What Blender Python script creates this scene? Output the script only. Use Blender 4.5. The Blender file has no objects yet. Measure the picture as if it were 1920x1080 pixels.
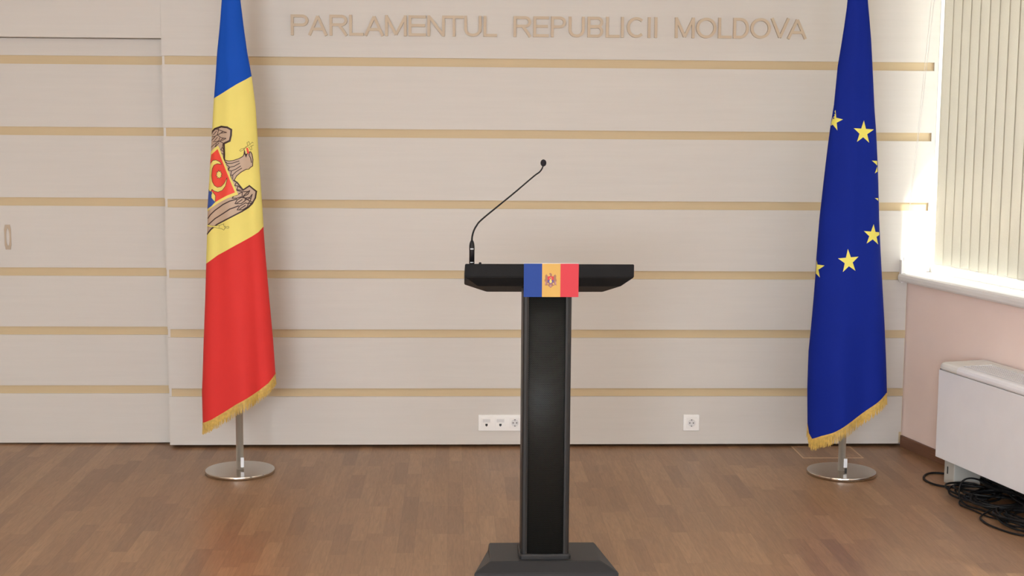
import bpy, bmesh, math, random
from mathutils import Vector, Matrix
random.seed(7)
SC = bpy.context.scene
COL = SC.collection
R = math.radians

# ------------------------------------------------------------------ camera
cam_d = bpy.data.cameras.new('camera')
cam = bpy.data.objects.new('camera', cam_d); COL.objects.link(cam)
YAW, PITCH, ROLL, FPX = R(2.32578), R(6.82156), R(.41401), 2648.0
fw = Vector((math.sin(YAW)*math.cos(PITCH), math.cos(YAW)*math.cos(PITCH), -math.sin(PITCH)))
rt = Vector((math.cos(YAW), -math.sin(YAW), 0)); upv = rt.cross(fw)
r2 = math.cos(ROLL)*rt + math.sin(ROLL)*upv
u2 = -math.sin(ROLL)*rt + math.cos(ROLL)*upv
m = Matrix((r2, u2, -fw)).transposed().to_4x4(); m.translation = Vector((0, -7.3, 1.7211))
cam.matrix_world = m
cam_d.sensor_width = 36; cam_d.sensor_fit = 'HORIZONTAL'; cam_d.lens = FPX*36/1920
cam_d.clip_start = .05; cam_d.clip_end = 200
SC.camera = cam

# ------------------------------------------------------------------ world, view
W = bpy.data.worlds.new('sky'); SC.world = W; W.use_nodes = True
bgn = W.node_tree.nodes['Background']; bgn.inputs[0].default_value = (.93, .96, 1, 1); bgn.inputs[1].default_value = 2.8
SC.view_settings.view_transform = 'Standard'; SC.view_settings.look = 'None'
SC.view_settings.exposure = 0.22; SC.view_settings.gamma = 1; SC.view_settings.use_curve_mapping = False
try:
    SC.cycles.use_denoising = True; SC.cycles.max_bounces = 8; SC.cycles.diffuse_bounces = 5
    SC.cycles.transparent_max_bounces = 12; SC.cycles.caustics_reflective = False; SC.cycles.caustics_refractive = False
except Exception: pass

# side wall frame: s runs from the corner towards the camera, off into the room
A = R(12.09)
P0 = Vector((2.386, 0, 0)); WD = Vector((math.sin(A), -math.cos(A), 0)); WN = Vector((-math.cos(A), -math.sin(A), 0))
def S(s, off, z): return P0 + WD*s + WN*off + Vector((0, 0, z))

def lamp(name, kind, loc, direction, energy, color=(1,1,1), size=1., size_y=None, angle=None):
    d = bpy.data.lights.new(name, kind); d.energy = energy; d.color = color
    if kind == 'AREA':
        d.size = size
        if size_y: d.shape = 'RECTANGLE'; d.size_y = size_y
    if angle is not None: d.angle = angle
    o = bpy.data.objects.new(name, d); COL.objects.link(o); o.location = loc
    o.rotation_euler = Vector(direction).to_track_quat('-Z', 'Y').to_euler()
    return o
SUN_EL = R(36.5)
lamp('sun', 'SUN', (6, 2, 6), (-.62*math.cos(SUN_EL), .785*math.cos(SUN_EL), -math.sin(SUN_EL)), 50.0, (1, .96, .88), angle=R(7))
# added fill lamps, set at the unseen window openings of side and rear wall
for s in (5.0, 8.6):
    lamp('window_fill_light', 'AREA', S(s, -.20, 2.0), WN, 90, (.90, .96, 1), 2.6, 1.9)
for x in (-1.6, 1.8):
    lamp('window_fill_light', 'AREA', (x, -11.05, 1.95), (0, 1, 0), 300 if x < 0 else 60, (.86, .95, 1.05), 2.4, 1.8)

# ------------------------------------------------------------------ helpers
def lin(c):
    return tuple(((v/255)/12.92 if v/255 <= .04045 else (((v/255)+.055)/1.055)**2.4) for v in c)
def mat(name, col, rough=.6, metal=0., spec=.5, bump=None, sheen=0., var=None, coat=0.):
    """col linear rgb; var = (scale vector, amount, noise scale) subtle procedural colour variation"""
    M = bpy.data.materials.new(name); M.use_nodes = True; N = M.node_tree.nodes; L = M.node_tree.links
    b = N['Principled BSDF']
    b.inputs['Base Color'].default_value = (*col, 1); b.inputs['Roughness'].default_value = rough
    b.inputs['Metallic'].default_value = metal; b.inputs['Specular IOR Level'].default_value = spec
    if sheen: b.inputs['Sheen Weight'].default_value = sheen
    if coat: b.inputs['Coat Weight'].default_value = coat; b.inputs['Coat Roughness'].default_value = .25
    tc = N.new('ShaderNodeTexCoord'); mp = N.new('ShaderNodeMapping'); L.new(tc.outputs['Object'], mp.inputs[0])
    nz = N.new('ShaderNodeTexNoise'); L.new(mp.outputs[0], nz.inputs['Vector'])
    sv, am, ns = var if var else ((1, 1, 1), .03, 6)
    mp.inputs['Scale'].default_value = sv; nz.inputs['Scale'].default_value = ns; nz.inputs['Detail'].default_value = 6
    rp = N.new('ShaderNodeMapRange'); rp.inputs[1].default_value = .25; rp.inputs[2].default_value = .75
    rp.inputs[3].default_value = 1-am; rp.inputs[4].default_value = 1+am; L.new(nz.outputs['Fac'], rp.inputs[0])
    mx = N.new('ShaderNodeVectorMath'); mx.operation = 'SCALE'; mx.inputs[0].default_value = col
    L.new(rp.outputs[0], mx.inputs['Scale']); L.new(mx.outputs[0], b.inputs['Base Color'])
    if bump:
        bp = N.new('ShaderNodeBump'); bp.inputs['Strength'].default_value = bump[1]; bp.inputs['Distance'].default_value = .002
        n2 = N.new('ShaderNodeTexNoise'); n2.inputs['Scale'].default_value = bump[0]; L.new(tc.outputs['Object'], n2.inputs['Vector'])
        L.new(n2.outputs['Fac'], bp.inputs['Height']); L.new(bp.outputs[0], b.inputs['Normal'])
    return M

def box(bm, x0, x1, y0, y1, z0, z1, mi=0, f=None, bev=0.):
    vs = [bm.verts.new((x, y, z)) for x in (x0, x1) for y in (y0, y1) for z in (z0, z1)]
    if f:
        for v in vs: v.co = f(*v.co)
    q = [(0,1,3,2),(4,6,7,5),(0,4,5,1),(2,3,7,6),(0,2,6,4),(1,5,7,3)]
    fs = [bm.faces.new([vs[i] for i in a]) for a in q]
    for g in fs: g.material_index = mi
    if bev:
        es = set(e for g in fs for e in g.edges)
        r = bmesh.ops.bevel(bm, geom=list(es), offset=bev, segments=2, affect='EDGES', profile=.6)
        for g in r['faces']: g.material_index = mi
    return fs
def cyl(bm, c, r, z0, z1, n=48, r2_=None, mi=0, cap=True):
    r2_ = r if r2_ is None else r2_
    a = [bm.verts.new((c[0]+r*math.cos(2*math.pi*i/n), c[1]+r*math.sin(2*math.pi*i/n), z0)) for i in range(n)]
    b = [bm.verts.new((c[0]+r2_*math.cos(2*math.pi*i/n), c[1]+r2_*math.sin(2*math.pi*i/n), z1)) for i in range(n)]
    for i in range(n):
        g = bm.faces.new((a[i], a[(i+1)%n], b[(i+1)%n], b[i])); g.smooth = True; g.material_index = mi
    if cap:
        bm.faces.new(a[::-1]).material_index = mi; bm.faces.new(b).material_index = mi
def lathe(bm, c, prof, n=48, mi=0):
    rings = [[bm.verts.new((c[0]+r*math.cos(2*math.pi*i/n), c[1]+r*math.sin(2*math.pi*i/n), c[2]+z)) for i in range(n)] for r, z in prof]
    for a, b in zip(rings, rings[1:]):
        for i in range(n):
            g = bm.faces.new((a[i], a[(i+1)%n], b[(i+1)%n], b[i])); g.smooth = True; g.material_index = mi
    bm.faces.new(rings[0][::-1]).material_index = mi; bm.faces.new(rings[-1]).material_index = mi
def smooth_path(pts, n=8):
    P = [Vector(p) for p in pts]; out = []
    for i in range(len(P)-1):
        p0 = P[max(i-1, 0)]; p1 = P[i]; p2 = P[i+1]; p3 = P[min(i+2, len(P)-1)]
        for k in range(n):
            t = k/n
            out.append(.5*((2*p1)+(p2-p0)*t+(2*p0-5*p1+4*p2-p3)*t*t+(-p0+3*p1-3*p2+p3)*t**3))
    out.append(P[-1]); return out
def tube(bm, pts, r, n=10, mi=0, r_end=None):
    P = [Vector(p) for p in pts]; rings = []
    ref = Vector((0, 0, 1))
    for i, p in enumerate(P):
        t = (P[min(i+1, len(P)-1)]-P[max(i-1, 0)]).normalized()
        a = t.cross(ref)
        if a.length < 1e-3: a = t.cross(Vector((1, 0, 0)))
        a.normalize(); b = t.cross(a).normalized()
        rr = r if r_end is None else r+(r_end-r)*i/(len(P)-1)
        rings.append([bm.verts.new(p+rr*(math.cos(2*math.pi*k/n)*a+math.sin(2*math.pi*k/n)*b)) for k in range(n)])
    for a, b in zip(rings, rings[1:]):
        for k in range(n):
            g = bm.faces.new((a[k], a[(k+1)%n], b[(k+1)%n], b[k])); g.smooth = True; g.material_index = mi
    bm.faces.new(rings[0][::-1]).material_index = mi; bm.faces.new(rings[-1]).material_index = mi
def obj(name, bm, mats, parent=None, recalc=True):
    if recalc: bmesh.ops.recalc_face_normals(bm, faces=bm.faces)
    me = bpy.data.meshes.new(name)
    org = Vector((0, 0, 0))
    if parent is not None:
        org = parent['_o'] if False else ORG.get(parent.name, Vector((0, 0, 0)))
    else:
        # put the origin at the base centre of the object
        xs = [v.co for v in bm.verts]
        org = Vector(((min(v.x for v in xs)+max(v.x for v in xs))/2, (min(v.y for v in xs)+max(v.y for v in xs))/2, min(v.z for v in xs)))
    for v in bm.verts: v.co -= org
    bm.to_mesh(me); bm.free()
    for mm in (mats if isinstance(mats, (list, tuple)) else [mats]): me.materials.append(mm)
    o = bpy.data.objects.new(name, me); COL.objects.link(o)
    if parent is not None: o.parent = parent
    else: o.location = org
    ORG[o.name] = org
    return o
ORG = {}
def thing(name, label, cat, loc, group=None):
    o = bpy.data.objects.new(name, None); COL.objects.link(o); o.location = loc; o.empty_display_size = .1
    o['label'] = label; o['category'] = cat
    if group: o['group'] = group
    ORG[o.name] = Vector(loc); return o
def tag(o, label, cat, group=None):
    o['label'] = label; o['category'] = cat
    if group: o['group'] = group
    return o
def struct(o, label=None, cat=None):
    o['kind'] = 'structure'
    if label: o['label'] = label
    if cat: o['category'] = cat
    return o
nb = bmesh.new

# ------------------------------------------------------------------ materials
WALLC = (.60, .568, .522)
def wood_panel(name, col, am=.06):
    M = bpy.data.materials.new(name); M.use_nodes = True; N = M.node_tree.nodes; L = M.node_tree.links
    b = N['Principled BSDF']; b.inputs['Roughness'].default_value = .5; b.inputs['Specular IOR Level'].default_value = .25
    tc = N.new('ShaderNodeTexCoord')
    def nz(scale, s, det=5, dist=0.):
        mp = N.new('ShaderNodeMapping'); mp.inputs['Scale'].default_value = scale; L.new(tc.outputs['Object'], mp.inputs[0])
        n = N.new('ShaderNodeTexNoise'); n.inputs['Scale'].default_value = s; n.inputs['Detail'].default_value = det
        n.inputs['Distortion'].default_value = dist; L.new(mp.outputs[0], n.inputs['Vector']); return n
    a = nz((1.2, 1, 30), 1.6, 6, .4); c = nz((5, 1, 160), 1.2, 4); d = nz((.8, 1, 5), 1.5, 2)
    def ma(op, x, y):
        q = N.new('ShaderNodeMath'); q.operation = op
        for i, v in enumerate((x, y)):
            if isinstance(v, (int, float)): q.inputs[i].default_value = v
            else: L.new(v, q.inputs[i])
        return q.outputs[0]
    t = ma('ADD', ma('MULTIPLY', a.outputs['Fac'], am), ma('MULTIPLY', c.outputs['Fac'], am*.6))
    t = ma('ADD', t, ma('MULTIPLY', d.outputs['Fac'], am*.5))
    t = ma('ADD', t, 1-am*1.05)
    mx = N.new('ShaderNodeVectorMath'); mx.operation = 'SCALE'; mx.inputs[0].default_value = col
    L.new(t, mx.inputs['Scale']); L.new(mx.outputs[0], b.inputs['Base Color'])
    return M
M_PANEL = wood_panel('bleached_maple_laminate', WALLC, .07)
M_STRIP = wood_panel('gold_maple_strip', (.56, .44, .27), .09)
M_PLASTER = mat('pink_plaster', (.90, .74, .67), .8, var=((1, 1, 1), .03, 3), bump=(60, .15))
M_CEIL = mat('ceiling_white', (.8, .79, .76), .9)
M_CREAM = mat('cream_plaster', (.68, .62, .53), .85)
M_WHITE = mat('white_pvc', (.80, .79, .77), .35)
M_PLATE = mat('white_socket_plastic', (.84, .83, .80), .3)
M_PLATE2 = mat('pale_grey_plastic', (.66, .66, .65), .35)
M_DARK = mat('dark_hole', (.02, .02, .02), .6)
M_BLACK = mat('black_lacquer', (.009, .009, .0092), .6, spec=.12, var=((1, 1, 1), .15, 20), bump=(400, .25))
M_BASEBLK = mat('dark_grey_lacquer', (.024, .024, .025), .45, spec=.4)
M_BLACKALU = mat('black_anodised_aluminium', (.020, .020, .020), .42, spec=.3)
M_RUBBER = mat('black_rubber', (.007, .007, .0075), .5, spec=.25)
M_FOAM = mat('black_foam', (.012, .011, .016), .95, bump=(900, .8))
M_STEEL = mat('brushed_steel', (.86, .83, .77), .5, metal=1.)
M_STEELB = mat('satin_steel_disc', (.60, .56, .50), .14, metal=1.)
M_COIL = mat('grey_white_enamel', (.83, .84, .87), .4)
M_COILT = mat('warm_white_plastic', (.78, .78, .74), .45)
M_FOOT = mat('shaded_plastic_foot', (.50, .50, .46), .5)  # plastic darkened to carry the shade under the unit
M_SHADOWBOX = mat('dark_interior', (.10, .10, .10), .8)
M_BASEB = mat('brown_wood_skirting', (.17, .078, .043), .5, var=((1, 1, 20), .15, 6))
M_HANDLE = mat('champagne_metal', (.36, .29, .22), .35, metal=.6)
M_BLUE = mat('blue_satin', (.008, .075, .44), .7, spec=.12, bump=(700, .15))
M_YELLOW = mat('yellow_satin', (.80, .69, .19), .7, spec=.12, bump=(700, .15))
M_RED = mat('red_satin', (.66, .04, .036), .65, spec=.12, bump=(700, .15))
M_EU = mat('deep_blue_satin', (.005, .019, .24), .75, spec=.12, bump=(700, .15))
M_STAR = mat('yellow_star', (.80, .72, .13), .6)
M_BROWN = mat('eagle_brown', (.50, .36, .26), .6)
M_LINE = mat('dark_outline', (.035, .012, .010), .6)
M_OLIVE = mat('olive_outline', (.26, .22, .05), .6)
M_ERED = mat('shield_red', (.80, .06, .035), .6)
M_EBLUE = mat('shield_blue', (.03, .08, .33), .6)
M_FRINGE = mat('gold_fringe', (.58, .38, .09), .6, var=((1, 1, 1), .25, 60))
M_CBLUE = mat('card_blue', (.018, .055, .26), .6, spec=.2)
M_CYEL = mat('card_yellow', (.60, .37, .105), .6, spec=.2)
M_CRED = mat('card_red', (.56, .05, .065), .6, spec=.2)
M_PAPER = mat('white_paper', (.80, .80, .80), .6)
M_LABEL = mat('white_label', (.75, .76, .78), .5)
M_BRASS = mat('brass_edge', (.62, .43, .27), .5)

def floor_mat():
    M = bpy.data.materials.new('oak_strip_parquet'); M.use_nodes = True; N = M.node_tree.nodes; L = M.node_tree.links
    b = N['Principled BSDF']
    def ma(op, x, y=None):
        q = N.new('ShaderNodeMath'); q.operation = op
        for i, v in enumerate((x, y)):
            if v is None: continue
            if isinstance(v, (int, float)): q.inputs[i].default_value = v
            else: L.new(v, q.inputs[i])
        return q.outputs[0]
    tc = N.new('ShaderNodeTexCoord'); sp = N.new('ShaderNodeSeparateXYZ'); L.new(tc.outputs['Object'], sp.inputs[0])
    X, Y = sp.outputs[0], sp.outputs[1]
    row = ma('FLOOR', ma('DIVIDE', X, .067))
    w1 = N.new('ShaderNodeTexWhiteNoise'); w1.noise_dimensions = '1D'; L.new(row, w1.inputs['W'])
    yy = ma('ADD', ma('DIVIDE', Y, .42), ma('MULTIPLY', w1.outputs['Value'], 7.3))
    idx = ma('FLOOR', yy)
    cb = N.new('ShaderNodeCombineXYZ'); L.new(row, cb.inputs[0]); L.new(idx, cb.inputs[1])
    w2 = N.new('ShaderNodeTexWhiteNoise'); w2.noise_dimensions = '2D'; L.new(cb.outputs[0], w2.inputs['Vector'])
    rp = N.new('ShaderNodeValToRGB'); L.new(w2.outputs['Value'], rp.inputs[0])
    e = rp.color_ramp.elements; e[0].position = 0; e[0].color = (.245, .135, 0.072, 1); e[1].position = 1; e[1].color = (.36, .21, 0.109, 1)
    for p_, c_ in ((.2, (.285, .158, 0.082, 1)), (.5, (.305, .172, 0.088, 1)), (.8, (.325, .185, 0.095, 1))):
        q = rp.color_ramp.elements.new(p_); q.color = c_
    # grain stretched along the strips, shifted per strip
    sh = N.new('ShaderNodeVectorMath'); sh.operation = 'ADD'; L.new(tc.outputs['Object'], sh.inputs[0])
    s3 = N.new('ShaderNodeVectorMath'); s3.operation = 'SCALE'; s3.inputs['Scale'].default_value = 9; L.new(w2.outputs['Color'], s3.inputs[0]); L.new(s3.outputs[0], sh.inputs[1])
    mp = N.new('ShaderNodeMapping'); mp.inputs['Scale'].default_value = (60, 5, 1); L.new(sh.outputs[0], mp.inputs[0])
    g = N.new('ShaderNodeTexNoise'); g.inputs['Scale'].default_value = 1.5; g.inputs['Detail'].default_value = 6; g.inputs['Distortion'].default_value = 1.2; L.new(mp.outputs[0], g.inputs['Vector'])
    mr = N.new('ShaderNodeMapRange'); mr.inputs[1].default_value = .3; mr.inputs[2].default_value = .7; mr.inputs[3].default_value = .84; mr.inputs[4].default_value = 1.14; L.new(g.outputs['Fac'], mr.inputs[0])
    # seams
    fx = ma('FRACT', ma('DIVIDE', X, .067)); fy = ma('FRACT', yy)
    ex = ma('LESS_THAN', ma('MINIMUM', fx, ma('SUBTRACT', 1, fx)), .012); ey = ma('LESS_THAN', ma('MINIMUM', fy, ma('SUBTRACT', 1, fy)), .0025)
    seam = ma('SUBTRACT', 1, ma('MULTIPLY', ma('MAXIMUM', ex, ey), .22))
    mx = N.new('ShaderNodeVectorMath'); mx.operation = 'SCALE'; L.new(rp.outputs[0], mx.inputs[0]); L.new(ma('MULTIPLY', mr.outputs[0], seam), mx.inputs['Scale'])
    L.new(mx.outputs[0], b.inputs['Base Color'])
    b.inputs['Roughness'].default_value = .36; b.inputs['Specular IOR Level'].default_value = .5
    bp = N.new('ShaderNodeBump'); bp.inputs['Strength'].default_value = .06; bp.inputs['Distance'].default_value = .002; L.new(mr.outputs[0], bp.inputs['Height']); L.new(bp.outputs[0], b.inputs['Normal'])
    return M
M_FLOOR = floor_mat()

def blind_mat():
    M = bpy.data.materials.new('translucent_blind_fabric'); M.use_nodes = True; N = M.node_tree.nodes; L = M.node_tree.links
    N.remove(N['Principled BSDF']); out = [n for n in N if n.type == 'OUTPUT_MATERIAL'][0]
    d = N.new('ShaderNodeBsdfDiffuse'); t = N.new('ShaderNodeBsdfTranslucent'); mx = N.new('ShaderNodeMixShader')
    tc = N.new('ShaderNodeTexCoord'); nz = N.new('ShaderNodeTexNoise'); nz.inputs['Scale'].default_value = 300; L.new(tc.outputs['Object'], nz.inputs['Vector'])
    rp = N.new('ShaderNodeValToRGB'); rp.color_ramp.elements[0].color = (.70, .675, .61, 1); rp.color_ramp.elements[1].color = (.80, .775, .71, 1); L.new(nz.outputs['Fac'], rp.inputs[0])
    L.new(rp.outputs[0], d.inputs[0]); L.new(rp.outputs[0], t.inputs[0]); mx.inputs[0].default_value = .42
    L.new(d.outputs[0], mx.inputs[1]); L.new(t.outputs[0], mx.inputs[2]); L.new(mx.outputs[0], out.inputs[0]); return M
M_BLIND = blind_mat()
def glass_mat():
    M = bpy.data.materials.new('window_glass'); M.use_nodes = True; N = M.node_tree.nodes; L = M.node_tree.links
    N.remove(N['Principled BSDF']); out = [n for n in N if n.type == 'OUTPUT_MATERIAL'][0]
    t = N.new('ShaderNodeBsdfTransparent'); t.inputs[0].default_value = (.93, .95, .94, 1)
    g = N.new('ShaderNodeBsdfGlossy'); g.inputs['Roughness'].default_value = .02; f = N.new('ShaderNodeLayerWeight'); f.inputs[0].default_value = .5; pw = N.new('ShaderNodeMath'); pw.operation = 'POWER'; pw.inputs[1].default_value = 5; L.new(f.outputs['Facing'], pw.inputs[0]); f = pw
    mx = N.new('ShaderNodeMixShader'); L.new(f.outputs[0], mx.inputs[0]); L.new(t.outputs[0], mx.inputs[1]); L.new(g.outputs[0], mx.inputs[2]); L.new(mx.outputs[0], out.inputs[0]); return M
M_GLASS = glass_mat()
def grille_mat():
    M = bpy.data.materials.new('perforated_black_metal'); M.use_nodes = True; N = M.node_tree.nodes; L = M.node_tree.links
    b = N['Principled BSDF']; b.inputs['Roughness'].default_value = .45; b.inputs['Metallic'].default_value = .0
    def ma(op, x, y=None):
        q = N.new('ShaderNodeMath'); q.operation = op
        for i, v in enumerate((x, y)):
            if v is None: continue
            if isinstance(v, (int, float)): q.inputs[i].default_value = v
            else: L.new(v, q.inputs[i])
        return q.outputs[0]
    tc = N.new('ShaderNodeTexCoord'); sp = N.new('ShaderNodeSeparateXYZ'); L.new(tc.outputs['Object'], sp.inputs[0])
    PI_ = .0045
    zr = ma('DIVIDE', sp.outputs[2], PI_*.866); row = ma('FLOOR', zr)
    xr = ma('ADD', ma('DIVIDE', sp.outputs[0], PI_), ma('MULTIPLY', ma('MODULO', row, 2), .5))
    dx = ma('SUBTRACT', ma('FRACT', xr), .5); dz = ma('SUBTRACT', ma('FRACT', zr), .5)
    d = ma('SQRT', ma('ADD', ma('MULTIPLY', dx, dx), ma('MULTIPLY', dz, dz)))
    hole = ma('LESS_THAN', d, .33)
    mx = N.new('ShaderNodeMix'); mx.data_type = 'RGBA'; L.new(hole, mx.inputs[0]); mx.inputs[6].default_value = (.022, .022, .020, 1); mx.inputs[7].default_value = (.001, .001, .001, 1)
    L.new(mx.outputs[2], b.inputs['Base Color'])
    L.new(ma('MULTIPLY', ma('SUBTRACT', 1, hole), .2), b.inputs['Specular IOR Level']); return M
M_GRILLE = grille_mat()
def emit_mat(name, col, s):
    M = bpy.data.materials.new(name); M.use_nodes = True; b = M.node_tree.nodes['Principled BSDF']
    b.inputs['Base Color'].default_value = (.8, .8, .8, 1); b.inputs['Emission Color'].default_value = (*col, 1); b.inputs['Emission Strength'].default_value = s; return M
M_FILL = emit_mat('fill_light_diffuser', (.94, .975, 1), 9.5)  # glow of the added fill panels

# ------------------------------------------------------------------ room shell
XL, XR2, YB, ZC = -4.2, 4.9, -11.0, 3.05
def slab(bm, z0, z1):
    e0, e1 = S(-.225, -.28, 0), S(11.4, -.28, 0)
    P = [(XL-.1, .22), (e0.x, .22), (e1.x, e1.y), (XL-.1, e1.y)]
    a = [bm.verts.new((x, y, z0)) for x, y in P]; b_ = [bm.verts.new((x, y, z1)) for x, y in P]
    for i in range(4): bm.faces.new((a[i], a[(i+1)%4], b_[(i+1)%4], b_[i]))
    bm.faces.new(a[::-1]); bm.faces.new(b_)
bm = nb(); slab(bm, -.12, 0)
o = obj('floor', bm, M_FLOOR); struct(o)
bm = nb(); slab(bm, ZC, ZC+.12); struct(obj('ceiling', bm, M_CEIL))
bm = nb(); box(bm, XL-.12, XL, YB-.1, .22, 0, ZC); struct(obj('wall_left', bm, M_CREAM))
# rear wall with two openings added for the fill lamps
bm = nb()
xs = [XL-.1, -2.9, -.3, .5, 3.1, 5.2]
for a, b_ in ((xs[0], xs[1]), (xs[2], xs[3]), (xs[4], xs[5])): box(bm, a, b_, YB-.14, YB, 0, ZC)
for a, b_ in ((xs[1], xs[2]), (xs[3], xs[4])): box(bm, a, b_, YB-.14, YB, 0, .95); box(bm, a, b_, YB-.14, YB, 2.9, ZC)
struct(obj('wall_rear', bm, M_CREAM))

# back wall: bleached boards over a gold backing that shows in the grooves
ZT = [2.027, 1.665, 1.302, .938, .628, .316]; SH = .0435
XD = -1.487     # edge of the door recess
XE = 2.476; ZS0 = .94
bm = nb()
box(bm, XD+.012, XE, .0121, .06, .02, ZC, 1)          # gold backing
zz = [ZC]+[v for t in ZT for v in (t, t-SH)]+[.016]
for i in range(0, len(zz), 2):
    top, bot = zz[i], zz[i+1]
    if i == 0: bot, top = ZT[0], ZC
    x1 = XE if i <= 6 else 2.378
    if i == len(zz)-2:
        box(bm, XD, 2.378, 0, .012, .080, top, 0); box(bm, XD, 2.366, 0, .012, bot, .080, 0)
    else: box(bm, XD, x1, 0, .012, bot, top, 0)
box(bm, XD, XD+.012, .012, .0885, .016, ZC, 0)      # return into the door recess
box(bm, XL, XE+.02, .13, .2, 0, ZC, 0); box(bm, XE, XE+.02, .0, .13, ZS0, ZC, 0); box(bm, 2.40, XE, .061, .13, 0, ZC, 0)
struct(obj('wall_back', bm, [M_PANEL, M_STRIP]))
# header over the sliding door
bm = nb(); box(bm, XL, XD-.0008, .002, .11, 2.115, ZC, 0); struct(obj('trim_1', bm, M_PANEL))
# sliding door
bm = nb(); DY = .09
box(bm, -3.6, XD+.04, DY+.008, DY+.035, .012, 2.113, 1)
dz = [2.113]+[v for t in ZT for v in (t, t-SH)]+[.010]
for i in range(0, len(dz), 2): box(bm, -3.6, XD+.04, DY, DY+.009, dz[i+1], dz[i], 0)
door = struct(obj('door_1', bm, [M_PANEL, M_STRIP]))
bm = nb(); box(bm, XL, -3.6, DY, DY+.03, 0, 2.115); struct(obj('trim_2', bm, M_PANEL))
# flush pull on the door
bm = nb()
hx0, hx1, hz0, hz1 = -2.331, -2.297, 1.031, 1.160
cx, cz = (hx0+hx1)/2, (hz0+hz1)/2
def ell(a, c, n=32, y=0.): return [(cx+a*math.cos(2*math.pi*k/n), y, cz+c*math.sin(2*math.pi*k/n)) for k in range(n)]
yo = DY-.003
out_ = []
for k in range(32):
    t = 2*math.pi*k/32; c_, s_ = math.cos(t), math.sin(t); q = max(abs(c_)/.017, abs(s_)/.0645); out_.append((cx+c_/q, yo, cz+s_/q))
rings = [out_, ell(.0085, .046, y=yo), ell(.0075, .044, y=yo+.010)]
rv = [[bm.verts.new(p) for p in r_] for r_ in rings]
for a, b_ in zip(rv, rv[1:]):
    for k in range(32): bm.faces.new((a[k], a[(k+1)%32], b_[(k+1)%32], b_[k]))
f_ = bm.faces.new(rv[-1]); f_.material_index = 1
back = [bm.verts.new((p[0], DY+.001, p[2])) for p in out_]
for k in range(32): bm.faces.new((back[k], back[(k+1)%32], rv[0][(k+1)%32], rv[0][k]))
for k in range(32): pass
h = obj('door_handle', bm, [M_HANDLE, mat('handle_recess', (.20, .15, .11), .5)], door)
h['label'] = 'champagne metal flush pull'

# right side wall with window openings, splayed from the back wall
ZS = .888; ZW = 2.92
wins = [(0, 2.5), (3.5, 6.5), (7.1, 10.1)]
bm = nb()
box(bm, -.02, 11.6, -.30, 0, 0, ZS, f=S)
box(bm, -.02, 11.6, -.30, 0, ZW, ZC, f=S)
prev = None
for a, b_ in ((2.5, 3.5), (6.5, 7.1), (10.1, 11.6)): box(bm, a, b_, -.30, 0, ZS, ZW, f=S)
box(bm, -.11, -.02, -.17, -.02, .0, ZC, f=S)
struct(obj('wall_right', bm, M_PLASTER))
bm = nb(); box(bm, 0.0, .004, 0, .012, 0, .062, f=S); box(bm, 0.004, 3.6, 0, .012, 0, .062, f=S, bev=.002)
struct(obj('baseboard_right', bm, M_BASEB))
# unseen slab added outside to keep the sun off the upper blinds
bm = nb(); box(bm, -1.5, 11.6, -1.17, -.30, 3.05, 3.2, f=S); struct(obj('added_sun_shade', bm, M_CREAM))
bm = nb(); box(bm, -4, 15, -14, -.31, -3.2, -3.0, f=S); struct(obj('ground_outside', bm, mat('pale_paving', (.5, .49, .46), .9)))

for k, (a, b_) in enumerate(wins):
    w = thing('window_%d' % (k+1), 'white framed window above the white sill in the right side wall', 'window', S((a+b_)/2, -.1, ZS))
    del w['category']; del w['label']; struct(w)
    bm = nb(); fo0, fo1 = -.175, -.115; e = .045
    box(bm, a, a+.016, fo0, fo1, ZS, ZW, f=S); box(bm, b_-e, b_, fo0, fo1, ZS, ZW, f=S)
    box(bm, a+.016, b_-e, fo0, fo1, ZS+.02, ZS+.09, f=S); box(bm, a+e, b_-e, fo0, fo1, ZW-.06, ZW, f=S)
    mm_ = (a+b_)/2; box(bm, mm_-.05, mm_+.05, fo0, fo1, ZS+.09, ZW-.06, f=S)
    obj('window_frame', bm, M_WHITE, w)
    bm = nb(); box(bm, a+.016, b_-e, -.148, -.142, ZS+.08, ZW-.05, f=S); obj('pane', bm, M_GLASS, w)
    bm = nb()
    # sill board with rounded nose
    pr = [(-.175, ZS), (.050, ZS), (.058, ZS+.004), (.063, ZS+.012), (.064, ZS+.028), (.060, ZS+.040), (.050, ZS+.047), (-.175, ZS+.049)]
    sa, sb = (a-.028 if k == 0 else a-.03), b_+.03
    va = [bm.verts.new(S(sa if k else (.002 if o_ < 0 else .002), o_, z_)) for o_, z_ in pr]; vb = [bm.verts.new(S(sb, o_, z_)) for o_, z_ in pr]
    n_ = len(pr)
    for i in range(n_): bm.faces.new((va[i], va[(i+1) % n_], vb[(i+1) % n_], vb[i]))
    bm.faces.new(va); bm.faces.new(vb[::-1])
    sill = obj('window_sill', bm, M_WHITE, w)
    if k == 0:
        bm = nb(); box(bm, 2.334, 2.360, -.035, 0.001, .884, 1.002, bev=.003)
        obj('sill_end_cap', bm, M_WHITE, sill)

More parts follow.
